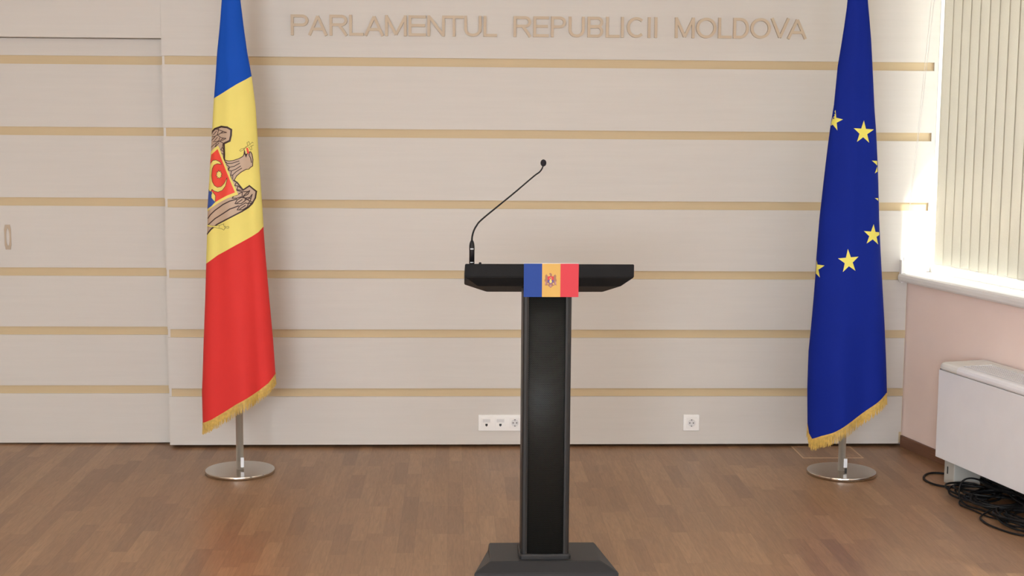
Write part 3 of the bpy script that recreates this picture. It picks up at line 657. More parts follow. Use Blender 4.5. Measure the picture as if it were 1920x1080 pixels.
EM = [[1,"brown",[[-1.1572,1.6193],[-1.1523,1.647],[-1.1305,1.6662],[-1.1004,1.6766],[-1.0705,1.6731],[-1.0502,1.6626],[-1.0519,1.6352],[-1.0589,1.6092],[-1.0877,1.5969],[-1.0865,1.5715],[-1.0869,1.5339],[-1.088,1.5165],[-1.102,1.5337],[-1.117,1.5711],[-1.16,1.5436]]],[2,"dark",[[-1.153,1.6411],[-1.1447,1.653],[-1.1305,1.6656],[-1.1004,1.6758],[-1.0705,1.6726],[-1.0516,1.662],[-1.0534,1.6352],[-1.0595,1.6101],[-1.0877,1.5969],[-1.0871,1.5715],[-1.0868,1.5455],[-1.088,1.5209]],0.00606],[2,"dark",[[-1.1305,1.6656],[-1.1036,1.6579],[-1.0737,1.6486],[-1.1007,1.6458],[-1.1194,1.6375]],0.00212],[2,"dark",[[-1.1121,1.6722],[-1.1145,1.6563],[-1.1201,1.6375]],0.00212],[2,"dark",[[-1.1466,1.6278],[-1.1324,1.6292],[-1.1201,1.6375],[-1.101,1.6238],[-1.077,1.6212],[-1.095,1.6118],[-1.1104,1.6073]],0.00212],[2,"dark",[[-1.151,1.6108],[-1.1359,1.6228],[-1.1308,1.6292]],0.00212],[2,"dark",[[-1.1411,1.6047],[-1.1278,1.605],[-1.1128,1.6093],[-1.1086,1.6246]],0.00212],[2,"dark",[[-1.1128,1.6093],[-1.0922,1.5997]],0.00212],[2,"dark",[[-1.1559,1.5757],[-1.1361,1.5924],[-1.1129,1.6072]],0.00212],[2,"dark",[[-1.1329,1.5794],[-1.1246,1.5955]],0.00212],[2,"dark",[[-1.0922,1.5974],[-1.0954,1.58],[-1.104,1.5684],[-1.0911,1.5604]],0.00212],[2,"dark",[[-1.0954,1.58],[-1.0881,1.5613]],0.00212],[2,"dark",[[-1.1018,1.5511],[-1.0874,1.5455]],0.00212],[2,"dark",[[-1.1392,1.6372],[-1.124,1.6548]],0.00212],[2,"dark",[[-1.11,1.6405],[-1.0915,1.6537]],0.00212],[2,"dark",[[-1.1343,1.6098],[-1.1195,1.6259]],0.00212],[2,"dark",[[-1.1041,1.6131],[-1.0904,1.6205]],0.00212],[2,"dark",[[-1.128,1.5824],[-1.1129,1.6]],0.00212],[1,"brown",[[-1.0885,1.5223],[-1.0782,1.5181],[-1.0635,1.5153],[-1.0432,1.5184],[-1.0174,1.5272],[-1.0004,1.5373],[-0.9954,1.546],[-0.9932,1.5633],[-0.9863,1.5633],[-0.9755,1.559],[-0.966,1.5589],[-0.9602,1.5473],[-0.9565,1.5226],[-0.9585,1.4921],[-0.9707,1.4836],[-0.9872,1.4765],[-1.0096,1.4635],[-1.0296,1.4461],[-1.0428,1.4229],[-1.0272,1.4012],[-1.0444,1.4011],[-1.093,1.5223]]],[2,"dark",[[-1.0885,1.5238],[-1.0782,1.5181],[-1.0635,1.5153],[-1.0432,1.5184],[-1.0174,1.5272],[-1.0004,1.5373],[-0.9954,1.546],[-0.993,1.5633]],0.00243],[2,"dark",[[-0.9723,1.5459],[-0.9709,1.5581],[-0.966,1.5589],[-0.9602,1.5473],[-0.9565,1.5226],[-0.9583,1.4921],[-0.9666,1.4864],[-0.9748,1.4778],[-0.9872,1.4765],[-1.0096,1.4635],[-1.0296,1.4461],[-1.0419,1.4229]],0.00243],[2,"dark",[[-1.0871,1.518],[-1.0724,1.5037],[-1.0491,1.5053],[-1.0175,1.5156]],0.00243],[2,"dark",[[-1.0769,1.4993],[-1.0609,1.4864],[-1.0406,1.4909],[-1.0148,1.5055]],0.00243],[2,"dark",[[-1.0668,1.4849],[-1.0699,1.4719],[-1.0524,1.4691],[-1.0321,1.4779],[-1.0107,1.4924]],0.00243],[2,"dark",[[-1.0524,1.4691],[-1.057,1.4488],[-1.0468,1.4504],[-1.0323,1.4649],[-1.006,1.4823]],0.00243],[2,"dark",[[-1.057,1.4488],[-1.05,1.4214]],0.00243],[2,"dark",[[-1.0468,1.4504],[-1.0476,1.4301]],0.00243],[2,"dark",[[-0.9742,1.5459],[-0.9663,1.5285],[-0.9624,1.5081]],0.00243],[2,"dark",[[-1.0609,1.4864],[-1.0675,1.4728]],0.00243],[2,"dark",[[-1.0813,1.5079],[-1.0724,1.5037]],0.00243],[3,"dark",[[-0.9951,1.5763],[-0.9913,1.5633],[-0.9892,1.5518],[-0.9741,1.5532],[-0.981,1.5459],[-0.9861,1.5309],[-0.9915,1.5445],[-0.9953,1.5518]]],[4,"red",[[-0.9857,1.5792],[-0.978,1.5763],[-0.9728,1.5575],[-0.9742,1.5503],[-0.9804,1.5503],[-0.9831,1.5633]]],[4,"yellow",[[-0.9886,1.5633],[-0.9842,1.5633],[-0.9821,1.5503],[-0.9876,1.5494]]],[3,"olive",[[-1.0147,1.5647],[-1.0085,1.572],[-0.9917,1.5763],[-0.9779,1.5864],[-0.9889,1.5807]],0.00152],[3,"olive",[[-1.0147,1.5647],[-1.01,1.561],[-0.9973,1.5691],[-0.989,1.5763]],0.00152],[3,"olive",[[-0.9779,1.585],[-0.9819,1.6009],[-0.9737,1.6073],[-0.9684,1.5937],[-0.959,1.6037],[-0.9551,1.6002]],0.00152],[3,"olive",[[-0.9685,1.5835],[-0.9539,1.5907],[-0.9631,1.5849],[-0.9606,1.569],[-0.9673,1.5676],[-0.9712,1.5792],[-0.9766,1.5807]],0.00152],[3,"olive",[[-0.9766,1.5879],[-0.9684,1.5922]],0.00152],[3,"yellow",[[-1.1168,1.587],[-1.1113,1.5769],[-1.0231,1.3582],[-1.0742,1.3405],[-1.1196,1.3159],[-1.1516,1.2943],[-1.176,1.2747],[-1.177,1.3269],[-1.1642,1.4735],[-1.1569,1.5553],[-1.1329,1.5766]]],[4,"red",[[-1.1186,1.571],[-1.0376,1.3687],[-1.0756,1.353],[-1.1071,1.3365],[-1.1327,1.3213],[-1.1311,1.3518],[-1.1479,1.3701],[-1.1687,1.3856],[-1.1571,1.5206],[-1.1506,1.5442]]],[5,"blue",[[-1.1746,1.3783],[-1.1575,1.3681],[-1.1485,1.373],[-1.1514,1.3409],[-1.133,1.3213],[-1.1516,1.3016],[-1.1778,1.2842]]],[5,"yellow",[[-1.1642,1.4735],[-1.1545,1.5005],[-1.1418,1.5169],[-1.127,1.5194],[-1.1099,1.5119],[-1.1,1.4996],[-1.1209,1.5021],[-1.137,1.4948],[-1.1455,1.4776],[-1.1502,1.4455],[-1.146,1.4166],[-1.1362,1.3996],[-1.122,1.3907],[-1.1035,1.3946],[-1.0883,1.4094],[-1.0738,1.4371],[-1.0757,1.4211],[-1.0819,1.3979],[-1.0977,1.3773],[-1.1191,1.3682],[-1.138,1.3734],[-1.1472,1.3803],[-1.1554,1.3682],[-1.1745,1.3827]]],[6,"dark",[[-1.1545,1.5063],[-1.1418,1.5169],[-1.127,1.5194],[-1.1099,1.5119],[-1.1,1.4996],[-1.1209,1.5021],[-1.137,1.4948],[-1.1455,1.4776],[-1.1502,1.4455],[-1.146,1.4166],[-1.1362,1.3996],[-1.122,1.3907],[-1.1035,1.3946],[-1.0883,1.4094],[-1.0738,1.4371],[-1.0757,1.4211],[-1.0819,1.3979],[-1.0977,1.3773],[-1.1191,1.3682],[-1.138,1.3734],[-1.1478,1.3811],[-1.1554,1.3682],[-1.1731,1.3827]],0.00152],[5,"dark",[[-1.1096,1.4289],[-1.1067,1.4388],[-1.0988,1.4388],[-1.1019,1.4484],[-1.0962,1.4558],[-1.1035,1.4594],[-1.1032,1.47],[-1.1104,1.4655],[-1.1159,1.4731],[-1.1188,1.4631],[-1.127,1.4632],[-1.1237,1.4536],[-1.1297,1.4461],[-1.1221,1.4425],[-1.1224,1.4319],[-1.115,1.4364]]],[6,"yellow",[[-1.1102,1.4326],[-1.1079,1.4409],[-1.1016,1.4408],[-1.1041,1.4488],[-1.0995,1.455],[-1.1053,1.458],[-1.1051,1.4668],[-1.1109,1.4631],[-1.1152,1.4694],[-1.1176,1.4611],[-1.1241,1.4611],[-1.1215,1.4532],[-1.1263,1.4469],[-1.1202,1.4439],[-1.1205,1.4351],[-1.1146,1.4389]]],[6,"yellow",[[-1.1506,1.3569],[-1.1439,1.3668],[-1.1311,1.3518],[-1.1358,1.3284],[-1.1507,1.3403]]],[6,"dark",[[-1.1506,1.3569],[-1.1439,1.3668],[-1.1311,1.3518],[-1.1326,1.3227]],0.00152],[1,"brown",[[-1.1758,1.2735],[-1.1516,1.2945],[-1.1196,1.3161],[-1.0742,1.3402],[-1.0319,1.3622],[-1.05,1.4259],[-1.0428,1.4245],[-1.0271,1.4144],[-1.0006,1.3802],[-0.9728,1.3982],[-0.943,1.3721],[-0.9476,1.3408],[-0.9612,1.315],[-0.9777,1.2979],[-1.0058,1.2793],[-1.0753,1.2428],[-1.1269,1.2154],[-1.156,1.1921],[-1.1779,1.1681]]],[2,"dark",[[-1.0428,1.4254],[-1.0271,1.4144],[-1.0006,1.3796],[-0.9728,1.3988],[-0.943,1.3721],[-0.9476,1.3408],[-0.9612,1.315],[-0.9777,1.2979],[-1.0058,1.2793],[-1.0753,1.2428],[-1.1269,1.2154],[-1.156,1.1921],[-1.1788,1.1665]],0.00455],[2,"dark",[[-1.1734,1.2418],[-1.1586,1.2606],[-1.1355,1.2821],[-1.0953,1.3108],[-1.0626,1.3272],[-1.0307,1.3367]],0.00364],[2,"dark",[[-1.1716,1.2114],[-1.136,1.2428],[-1.0958,1.2681],[-1.063,1.2895],[-1.0225,1.3047]],0.00364],[2,"dark",[[-1.0522,1.3491],[-1.0277,1.3564],[-1.0049,1.3709],[-1.0051,1.3491],[-1.0278,1.3419],[-1.0508,1.341],[-1.045,1.3491]],0.00273],[2,"dark",[[-1.0381,1.3157],[-1.0279,1.3332],[-1.0108,1.3442],[-0.9912,1.3417],[-0.9927,1.3287],[-1.0096,1.3157],[-1.0367,1.3152]],0.00273],[2,"dark",[[-1.0309,1.3172],[-1.0052,1.3346]],0.00273],[2,"dark",[[-1.0284,1.2861],[-1.0168,1.3041],[-0.9914,1.3185],[-0.9781,1.3154],[-0.9827,1.2994],[-1.0029,1.2866],[-1.0278,1.2861]],0.00273],[2,"dark",[[-1.017,1.2896],[-0.9915,1.3068]],0.00273],[2,"dark",[[-1.0051,1.3491],[-0.9912,1.3417],[-0.972,1.3269],[-0.9558,1.3207]],0.00273],[2,"dark",[[-1.0049,1.3709],[-0.9785,1.3721],[-0.9716,1.3764],[-0.98,1.359],[-1.0023,1.3476]],0.00273],[2,"dark",[[-0.9785,1.3721],[-0.9995,1.352]],0.00273],[2,"dark",[[-0.9912,1.3417],[-0.9718,1.3444],[-0.9609,1.3587],[-0.9692,1.3298],[-0.9781,1.3154]],0.00273],[2,"dark",[[-0.9885,1.333],[-0.9691,1.3414]],0.00273],[2,"dark",[[-0.9789,1.3154],[-0.9639,1.318],[-0.9777,1.3008]],0.00273],[2,"dark",[[-1.0387,1.3999],[-1.023,1.3985],[-1.002,1.3802]],0.00273],[2,"dark",[[-1.0387,1.3999],[-1.0328,1.4115]],0.00273],[2,"dark",[[-1.023,1.3985],[-1.0289,1.3811],[-1.002,1.3781]],0.00273],[2,"dark",[[-1.0332,1.3796],[-1.0049,1.3709]],0.00273],[3,"yellow",[[-1.1756,1.2079],[-1.146,1.2052],[-1.1178,1.2046],[-1.0699,1.2035]],0.00485],[4,"olive",[[-1.1661,1.2119],[-1.146,1.2073],[-1.1193,1.2098],[-1.1025,1.2161],[-1.0919,1.2198],[-1.0935,1.2119],[-1.0861,1.2047],[-1.0698,1.2084],[-1.067,1.2044],[-1.0699,1.1997],[-1.0862,1.2012],[-1.0923,1.19],[-1.1027,1.1956],[-1.1194,1.1981],[-1.1461,1.2023],[-1.1736,1.2024]],0.00152],[4,"olive",[[-1.1147,1.2099],[-1.1173,1.1996]],0.00152],[4,"olive",[[-1.0861,1.2105],[-1.0862,1.1974]],0.00152]]
ST = [[[1.8059,1.7754],[1.8082,1.7385],[1.836,1.7308],[1.8098,1.7152],[1.8125,1.6783],[1.7949,1.7055],[1.789,1.7008],[1.797,1.7505]],[[1.9339,1.7266],[1.9451,1.687],[1.9881,1.6846],[1.9523,1.6617],[1.9636,1.6218],[1.9316,1.6474],[1.9001,1.6251],[1.9124,1.6638],[1.8833,1.6898],[1.9204,1.6882]],[[2.0154,1.4846],[1.9978,1.4764],[2.0134,1.5087],[2.0131,1.5128],[1.9802,1.5371],[2.0113,1.5349]],[[2.0234,1.345],[2.002,1.3586],[2.0227,1.3578]],[[1.9986,1.2339],[2.0096,1.1971],[2.0332,1.194],[2.0343,1.1812],[2.0166,1.1737],[2.0277,1.1365],[1.995,1.1621],[1.9636,1.1433],[1.9762,1.1779],[1.9479,1.2028],[1.9845,1.1997]],[[1.8699,1.118],[1.8852,1.0785],[1.9234,1.0812],[1.8948,1.0534],[1.9099,1.0134],[1.877,1.0357],[1.8494,1.0079],[1.8568,1.0499],[1.8259,1.0721],[1.8618,1.0763]],[[1.7415,1.0574],[1.7437,1.0362],[1.7696,1.0353],[1.747,1.0129],[1.7526,0.9756],[1.7399,0.992]]]
def gauss(q, c, w): return math.exp(-((q-c)/w)**2)
def ripL(q, z):
    k = max(0, min(1, (1.9-z)/1.5)); e = math.sqrt(max(0, 1-q*q))
    return e*(.13*k*gauss(q, .62, .16)-.07*k*gauss(q, .25, .25)+.05*gauss(q, -.55, .25)-.02*math.sin(q*7+z*2))
def ripR(q, z):
    k = max(0, min(1, (2.0-z)/1.5)); e = math.sqrt(max(0, 1-q*q))
    return e*(.10*k*gauss(q, .35, .30)-.06*k*gauss(q, -.35, .3)+.02*math.sin(q*5+z*3))
PXL, PYL, PXR, PYR = -1.045, -.52, 1.901, -.58
CI = {'blue': 4, 'yellow': 1, 'red': 3, 'brown': 5, 'dark': 6, 'olive': 7}
dec = []
for e_ in sorted(EM, key=lambda a: a[0]):
    if len(e_) == 3: dec.append((e_[0], CI[e_[1]], e_[2]))
    else:
        pts = [Vector(p) for p in e_[2]]; w = e_[3]*1.45
        for a, b_ in zip(pts, pts[1:]):
            d = (b_-a)
            if d.length < 1e-5: continue
            d.normalize(); n_ = Vector((-d.y, d.x))*w/2; a2 = a-d*w*.35; b2_ = b_+d*w*.35
            dec.append((e_[0], CI[e_[1]], [tuple(a2+n_), tuple(a2-n_), tuple(b2_-n_), tuple(b2_+n_)]))
t = thing('standing_flag', 'blue, yellow and red flag with eagle arms, gold fringed, on a steel stand', 'flag', (PXL, PYL, 0), 'flags on stands')
stand(t, PXL, PYL, 2.66)
F1 = Flag(TL, PYL, HL, [B1, B2], ripL, 2.62)
cl = F1.build('flag_cloth', [M_BLUE, M_YELLOW, M_RED, M_ERED, M_EBLUE, M_BROWN, M_LINE, M_OLIVE], t, dec)
F1.fringe(.056, cl)['label'] = 'gold thread fringe'
bm = nb(); box(bm, PXL+.006, PXL+.0215, PYL-.0185, PYL-.013, .030, .078); obj('sticker', bm, M_LABEL, t)['label'] = 'white sticker'
t = thing('standing_flag', 'deep blue flag with yellow stars, gold fringed, on a steel stand by the window', 'flag', (PXR, PYR, 0), 'flags on stands')
stand(t, PXR, PYR, 2.66)
F2 = Flag(TR, PYR, HR, [], ripR, 2.62)
cl = F2.build('flag_cloth', [M_EU, M_STAR], t, [(0, 1, p_) for p_ in ST])
F2.fringe(.060, cl)['label'] = 'gold thread fringe'
bm = nb(); box(bm, PXR+.005, PXR+.0225, PYR-.0185, PYR-.013, .035, .080); box(bm, PXR+.010, PXR+.0215, PYR-.0192, PYR-.0185, .018, .032, 1); obj('sticker', bm, [M_LABEL, M_DARK], t)['label'] = 'white sticker'

# ------------------------------------------------------------------ lectern
LX = .3445
lec = thing('lectern', 'black lectern with slanted top on a perforated column and square foot', 'lectern', (LX, -2.03, 0))
bm = nb()
ring0 = [(-.270, -2.168), (.274, -2.168), (.212, -1.885), (-.212, -1.885)]
ring1 = [(-.208, -2.122), (.208, -2.122), (.208, -1.885), (-.208, -1.885)]
lv = [[bm.verts.new((LX+x, y, z)) for x, y in r_] for r_, z in ((ring0, 0), (ring0, .028), (ring1, .060))]
for a, b_ in zip(lv, lv[1:]):
    for k in range(4): bm.faces.new((a[k], a[(k+1)%4], b_[(k+1)%4], b_[k]))
bm.faces.new(lv[0][::-1]); bm.faces.new(lv[2])
bmesh.ops.bevel(bm, geom=list(bm.edges), offset=.0025, segments=2, affect='EDGES')
obj('base', bm, M_BASEBLK, lec)
# column body with two aluminium corner posts
bm = nb(); box(bm, LX-.070, LX+.070, -2.075, -1.965, .060, 1.10); col_ = obj('column', bm, M_BLACKALU, lec)
def post(sx):
    bm = nb(); pr = []
    for x, y in ((.0915, -2.074), (.0900, -2.086), (.0850, -2.092), (.0765, -2.094), (.0690, -2.092), (.0690, -1.950), (.0850, -1.950), (.0915, -1.962)): pr.append((LX+sx*x, y))
    a = [bm.verts.new((x, y, .075)) for x, y in pr]; b_ = [bm.verts.new((x, y, 1.095)) for x, y in pr]
    for i in range(len(pr)): bm.faces.new((a[i], a[(i+1)%len(pr)], b_[(i+1)%len(pr)], b_[i]))
    bm.faces.new(a); bm.faces.new(b_)
    return obj('corner_post', bm, M_BLACKALU, col_)
post(-1); post(1)
bm = nb(); n = 16; a = []; b_ = []; c_ = []
for i in range(n+1):
    u = -1+2*i/n; x = LX+u*.0685; y = -2.084-.010*(1-u*u)
    a.append(bm.verts.new((x, y, .076))); b_.append(bm.verts.new((x, y, 1.093)))
for i in range(n): g = bm.faces.new((a[i], a[i+1], b_[i+1], b_[i])); g.smooth = True
a2 = [bm.verts.new((v.co.x, -2.074, v.co.z)) for v in a]; b2_ = [bm.verts.new((v.co.x, -2.074, v.co.z)) for v in b_]
for i in range(n): bm.faces.new((a2[i], b2_[i], b2_[i+1], a2[i+1])); bm.faces.new((a[i], a2[i], a2[i+1], a[i+1])); bm.faces.new((b_[i], b_[i+1], b2_[i+1], b2_[i]))
g_ = obj('grille', bm, M_GRILLE, col_); g_['label'] = 'curved perforated black grille'
bm = nb()
def rr(hw, y0, y1, r, z):
    P = []
    for cx_, cy_, a0 in ((LX+hw-r, y1-r, 0), (LX-hw+r, y1-r, 90), (LX-hw+r, y0+r, 180), (LX+hw-r, y0+r, 270)):
        for k in range(5): a_ = R(a0+22.5*k); P.append(bm.verts.new((cx_+r*math.cos(a_), cy_+r*math.sin(a_), z)))
    return P
rg = [rr(.099, -2.101, -1.943, .015, .0605), rr(.099, -2.101, -1.943, .015, .072), rr(.094, -2.097, -1.947, .012, .079)]
for a, b_ in zip(rg, rg[1:]):
    for k in range(20): g = bm.faces.new((a[k], a[(k+1)%20], b_[(k+1)%20], b_[k]))
bm.faces.new(rg[0][::-1]); bm.faces.new(rg[-1]); obj('foot_collar', bm, M_BLACKALU, col_)
# slanted top
TI = R(10.5); FY, FZ = -2.121, 1.1905
def D(x, v, w): return Vector((x, FY+v*math.cos(TI)+w*math.sin(TI)*-1*-1*0+(-w)*0+(w*math.sin(TI)), FZ-v*math.sin(TI)+w*math.cos(TI)))
bm = nb()
x0, x1, dp, th = .0365, .6625, .43, .048
def quad(z): pass
L0 = [D(x0, 0, 0), D(x1, 0, 0), D(x1, dp, 0), D(x0, dp, 0)]
L1 = [D(x0, .008, -th), D(x1, .008, -th), D(x1, dp, -th), D(x0, dp, -th)]
L2 = [D(.084, .034, -.080), D(.615, .034, -.080), D(.583, .375, -.080), D(.124, .375, -.080)]
V = [[bm.verts.new(p_) for p_ in L_] for L_ in (L0, L1, L2)]
for a, b_ in zip(V, V[1:]):
    for k in range(4): bm.faces.new((a[k], a[(k+1)%4], b_[(k+1)%4], b_[k]))
bm.faces.new(V[0]); bm.faces.new(V[2][::-1])
bmesh.ops.bevel(bm, geom=list(bm.edges), offset=.0022, segments=2, affect='EDGES')
desk = obj('reading_desk', bm, M_BLACK, lec)
bm = nb(); box(bm, .084, .615, -.004, .004, 0, 0)if False else None
# raised stop ledge at the speaker side and a small button near the microphone
bm.free(); bm = nb(); fs = box(bm, .08, .62, .405, .425, -.002, .014, f=D); obj('paper_stop', bm, M_BLACK, desk)
bm = nb(); c0 = D(.0925, .03, 0); lathe(bm, c0, [(.005, -.002), (.005, .006), (.003, .008)], 16); obj('button', bm, M_RUBBER, desk)

# flag card hung over the front edge of the lectern
bm = nb()
cx0, cx1, cz0, cz1, cy = .2535, .4565, 1.0685, 1.1925, -2.1265
xs_ = [cx0, cx0+.0675, cx0+.1355, cx1]
for i in range(3):
    box(bm, xs_[i], xs_[i+1], cy, cy+.0012, cz0, cz1, i)
fold = [bm.verts.new(p_) for p_ in ((cx0, cy, cz1), (cx1, cy, cz1), (cx1, cy+.0016, cz1+.0012), (cx0, cy+.0016, cz1+.0012))]
bm.faces.new(fold).material_index = 3
q0 = [bm.verts.new(p_) for p_ in (D(cx0, .004, .0022), D(cx1, .004, .0022), D(cx1, .05, .0012), D(cx0, .05, .0012))]
bm.faces.new(q0).material_index = 3
bm.faces.new((fold[3], fold[2], q0[1], q0[0])).material_index = 3
def cp(px, py): return (cx0+(px-165)/13.5*.00196, cz1-(py-130)/13.5*.00196)
def cdec(pts, mi, lay):
    vs = [bm.verts.new((cp(*p_)[0], cy-.0002-.00012*lay, cp(*p_)[1])) for p_ in pts]
    g = bm.faces.new(vs); g.material_index = mi
    if g.normal.y > 0: g.normal_flip()
sh_ = lambda P_: [(x, y) for x, y in P_]
cdec(sh_([(735, 400), (765, 430), (790, 480), (850, 520), (905, 480), (930, 430), (965, 405), (990, 440), (985, 500), (1003, 560), (985, 600), (1000, 685), (960, 675), (930, 690), (905, 700), (850, 750), (800, 710), (780, 680), (740, 690), (705, 685), (712, 600), (690, 560), (710, 510), (708, 440)]), 4, 1)
cdec([(850, 470), (815, 460), (838, 425), (810, 395), (822, 372), (850, 372), (878, 395), (885, 440), (880, 470)], 4, 1.5)
for P_ in ([(712, 610), (735, 560), (742, 640), (715, 680)], [(985, 610), (962, 560), (955, 640), (990, 680)], [(820, 700), (850, 660), (880, 700), (850, 735)]): cdec(P_, 7, 2)
cdec([(775, 455), (925, 455), (930, 540), (850, 555), (770, 540)], 5, 3)
cdec([(768, 545), (850, 552), (932, 545), (925, 600), (850, 650), (775, 600)], 6, 3)
cdec([(850, 475), (880, 500), (868, 545), (885, 600), (850, 632), (815, 600), (832, 545), (820, 500)], 8, 4)
cdec([(835, 490), (865, 490), (872, 520), (850, 535), (828, 520)], 4, 5)
for a_ in ((760, 650, 800, 640), (900, 640, 945, 655)): cdec([(a_[0], a_[1]), (a_[0]+12, a_[1]-14), (a_[2], a_[3]), (a_[2]-10, a_[3]+16)], 8, 3)
o = obj('flag_card', bm, [M_CBLUE, M_CYEL, M_CRED, M_PAPER, mat('card_eagle', (.30, .13, .07), .5), M_CRED, mat('card_shield_blue', (.09, .06, .25), .5), mat('card_purple', (.42, .20, .22), .5), mat('card_gold', (.85, .60, .12), .5)], recalc=False)
tag(o, 'small blue, yellow and red flag card with arms hung on the lectern front edge', 'flag card')

# microphone
mic = thing('microphone', 'black gooseneck microphone standing on the left end of the lectern top', 'microphone', (.0625, -2.045, 1.178))
mb = Vector((.0625, -2.045, 1.1765))
bm = nb(); lathe(bm, mb, [(.0098, 0), (.0098, .055), (.0101, .058), (.0101, .072), (.0085, .084), (.0055, .092), (.0045, .094)], 28)
hb = obj('mount', bm, M_RUBBER, mic)
for zz_, h_ in ((.0605, .0045), (.011, .003)):
    bm = nb()
    for k in range(5):
        a_ = R(-118+14*k); ca, sa_ = math.cos(a_), math.sin(a_); tz = Vector((-sa_, ca, 0))*.0009; c = mb+Vector((ca*.0104, sa_*.0104, zz_))
        bm.faces.new([bm.verts.new(c+v) for v in (-tz, tz, tz+Vector((0, 0, h_)), -tz+Vector((0, 0, h_)))])
    obj('white_print', bm, M_LABEL, hb)
pth = smooth_path([(.0625, -2.045, 1.268), (.0635, -2.035, 1.283), (.069, -2.022, 1.303), (.0795, -2.010, 1.322), (.103, -1.997, 1.348), (.214, -1.964, 1.437), (.296, -1.939, 1.505), (.318, -1.933, 1.521), (.328, -1.929, 1.533), (.333, -1.925, 1.545)], 8)
bm = nb(); tube(bm, pth, .0036, 12, r_end=.0026); obj('gooseneck', bm, M_RUBBER, mic)
bm = nb(); bmesh.ops.create_uvsphere(bm, u_segments=28, v_segments=18, radius=1)
for v in bm.verts: v.co = Vector((v.co.x*.0112, v.co.y*.0112, v.co.z*.0132*(1 if v.co.z > 0 else 1.05)))+Vector((.3345, -1.922, 1.5565))
for f_ in bm.faces: f_.smooth = True
obj('foam_windscreen', bm, M_FOAM, mic)

# ------------------------------------------------------------------ fan coil unit
fc = thing('fan_coil_unit', 'grey-white fan coil heater with slotted top under the window', 'heater', S(1.6, .14, 0))
s0, s1 = .738, 2.35
bm = nb(); box(bm, s0, s1, .03, .25, .134, .556, f=S, bev=.004); body = obj('body', bm, M_COIL, fc)
# top cover: profile swept along s, with a rounded end
bm = nb()
prof = [(.243, .5575), (.252, .560), (.2565, .567), (.2565, .577), (.252, .588), (.243, .5945), (.230, .5975), (.05, .601), (.03, .601), (.03, .5575)]
def end_prof(d):  # d 0..1 rounding towards the end
    k = math.sqrt(max(0, 1-(1-d)**2))
    return [(o_-(1-k)*.03 if o_ > .2 else o_, z_ if z_ < .559 else .559+(z_-.559)*(.35+.65*k)) for o_, z_ in prof]
secs = [(s0+.0001, 0), (s0+.006, .2), (s0+.016, .45), (s0+.03, .7), (s0+.05, 1), (.90, 1)]
rows = [[bm.verts.new(S(s_, o_, z_)) for o_, z_ in end_prof(d)] for s_, d in secs]
for a, b_ in zip(rows, rows[1:]):
    for i in range(len(prof)): g = bm.faces.new((a[i], a[(i+1) % len(prof)], b_[(i+1) % len(prof)], b_[i]))
bm.faces.new(rows[0]); bm.faces.new(rows[-1][::-1])
o = obj('end_cover', bm, M_COILT, fc)
bm = nb()
pr = [(.243, .5575), (.252, .560), (.2565, .567), (.2565, .577), (.252, .588), (.243, .5945), (.226, .5975), (.226, .580), (.236, .5575)]
ra = [bm.verts.new(S(.9005, o_, z_)) for o_, z_ in pr]; rb = [bm.verts.new(S(s1, o_, z_)) for o_, z_ in pr]
for i in range(len(pr)): g = bm.faces.new((ra[i], ra[(i+1) % len(pr)], rb[(i+1) % len(pr)], rb[i]))
bm.faces.new(ra); bm.faces.new(rb[::-1]); obj('front_lip', bm, M_COIL, fc)
bm = nb(); box(bm, .9005, s1, .03, .074, .5575, .601, f=S, bev=.002); obj('back_rail', bm, M_COILT, fc)
bm = nb()
for k in range(8):
    oc = .083+k*.0183
    box(bm, .9005, s1, oc-.0050, oc+.0050, .5935, .5985, f=S, bev=.0012)
obj('air_grille', bm, M_COIL, fc)
bm = nb(); box(bm, .9005, s1, .074, .226, .5575, .567, f=S); obj('outlet_tray', bm, M_SHADOWBOX, fc)
bm = nb(); box(bm, s0+.002, s1-.002, .035, .245, .554, .560, f=S); obj('shadow_gap', bm, M_SHADOWBOX, fc)
for sa in (.712, 2.22):
    bm = nb(); box(bm, sa+.012, sa+.10, .045, .19, 0, .134, f=S, bev=.006); box(bm, sa+.040, sa+.048, .1901, .1915, .050, .085, 1, f=S)
    obj('foot', bm, [M_FOOT, M_DARK], fc)

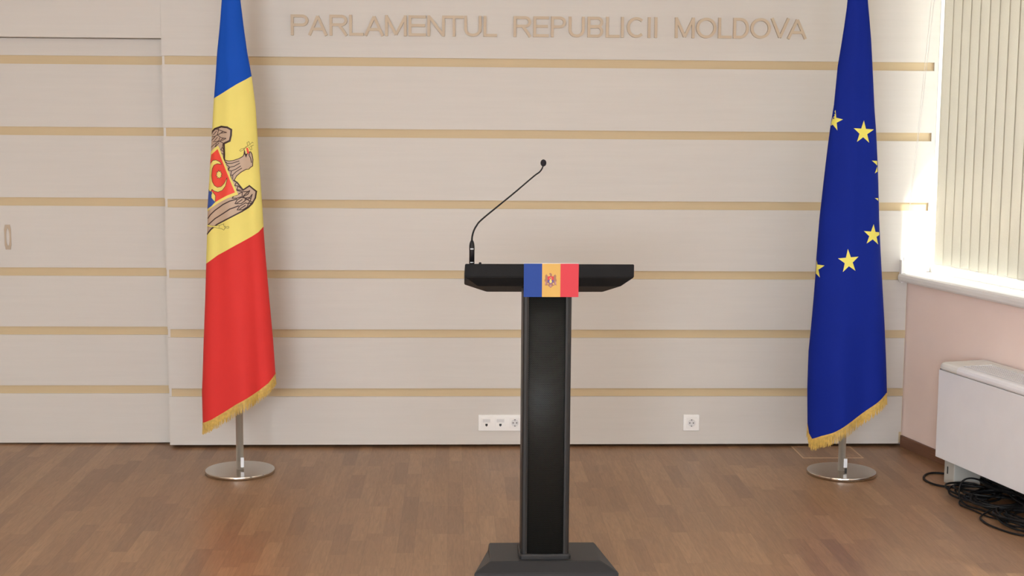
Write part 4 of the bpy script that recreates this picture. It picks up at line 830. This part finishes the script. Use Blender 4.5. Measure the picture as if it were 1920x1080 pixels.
# cables under the unit
def cable(pts, r, label, closed=False):
    bm = nb(); tube(bm, smooth_path(pts, 10), r, 8); o = obj('cable', bm, M_RUBBER); return tag(o, label, 'cable', 'cables under the fan coil unit')
def fl(s, off, z=.006): return S(s, off, z)
cable([fl(.95, .13), fl(.86, .20), fl(.78, .265), fl(.68, .265), fl(.60, .215), (S(.57, .15, .006)), fl(.62, .085), fl(.72, .03, .006), fl(.95, .035)], .0052, 'black cable looping out past the fan coil foot')
def coil(s_, o_, rs, ro, turns, z, seed, r=.0045):
    random.seed(seed); P = []
    for k in range(int(turns*12)+1):
        a_ = 2*math.pi*k/12; jr = 1+.22*math.sin(k*.37+seed)+random.uniform(-.10, .10)
        P.append(S(s_+rs*jr*math.cos(a_), o_+ro*jr*math.sin(a_), z+.0045*(k/12)+.018*(.5+.5*math.sin(k*.61+seed))+random.uniform(0, .004)))
    return P
cable(coil(1.00, .20, .11, .10, 4.2, .006, 3), .0048, 'black cable wound in a flat coil beside the fan coil foot')
cable(coil(1.17, .19, .125, .12, 6.2, .006, 5), .005, 'coiled black cable, second coil from the fan coil foot')
cable([fl(1.00, .10, .05), fl(1.02, .22, .095), fl(1.03, .285, .085), fl(1.06, .315, .03), fl(1.13, .325, .008), fl(1.24, .30, .007), fl(1.36, .30, .007), fl(1.5, .24), fl(1.6, .12)], .0042, 'thin black cable arching up in front of the cable heap')
cable([fl(1.08, .18, .02), fl(1.07, .30, .014), fl(1.12, .345, .006), fl(1.22, .34, .006), fl(1.33, .33, .006), fl(1.42, .28, .006), fl(1.5, .15)], .0035, 'thin black cable running along the outer edge of the heap')
cable([fl(1.30, .12, .03), fl(1.28, .27, .025), fl(1.31, .36, .007), fl(1.38, .395, .006), fl(1.47, .40, .006), fl(1.58, .37, .006), fl(1.68, .28)], .0045, 'black cable bulging furthest out at the frame edge')
cable(coil(1.46, .20, .15, .13, 6.4, .006, 9), .0052, 'heavy coil of black cable nearest the camera')
cable(coil(1.08, .10, .13, .055, 13.4, .045, 12), .005, 'black cable bundled tight against the wall between the first two coils')
cable(coil(1.36, .10, .16, .055, 13.4, .045, 14), .005, 'black cable bundled tight against the wall further along the unit')
cable([fl(.96, .10, .03), fl(1.05, .26, .03), fl(1.2, .27, .035), fl(1.35, .26, .03), fl(1.5, .22, .02), fl(1.7, .15, .012)], .0045, 'black cable lying lengthwise over the coils')
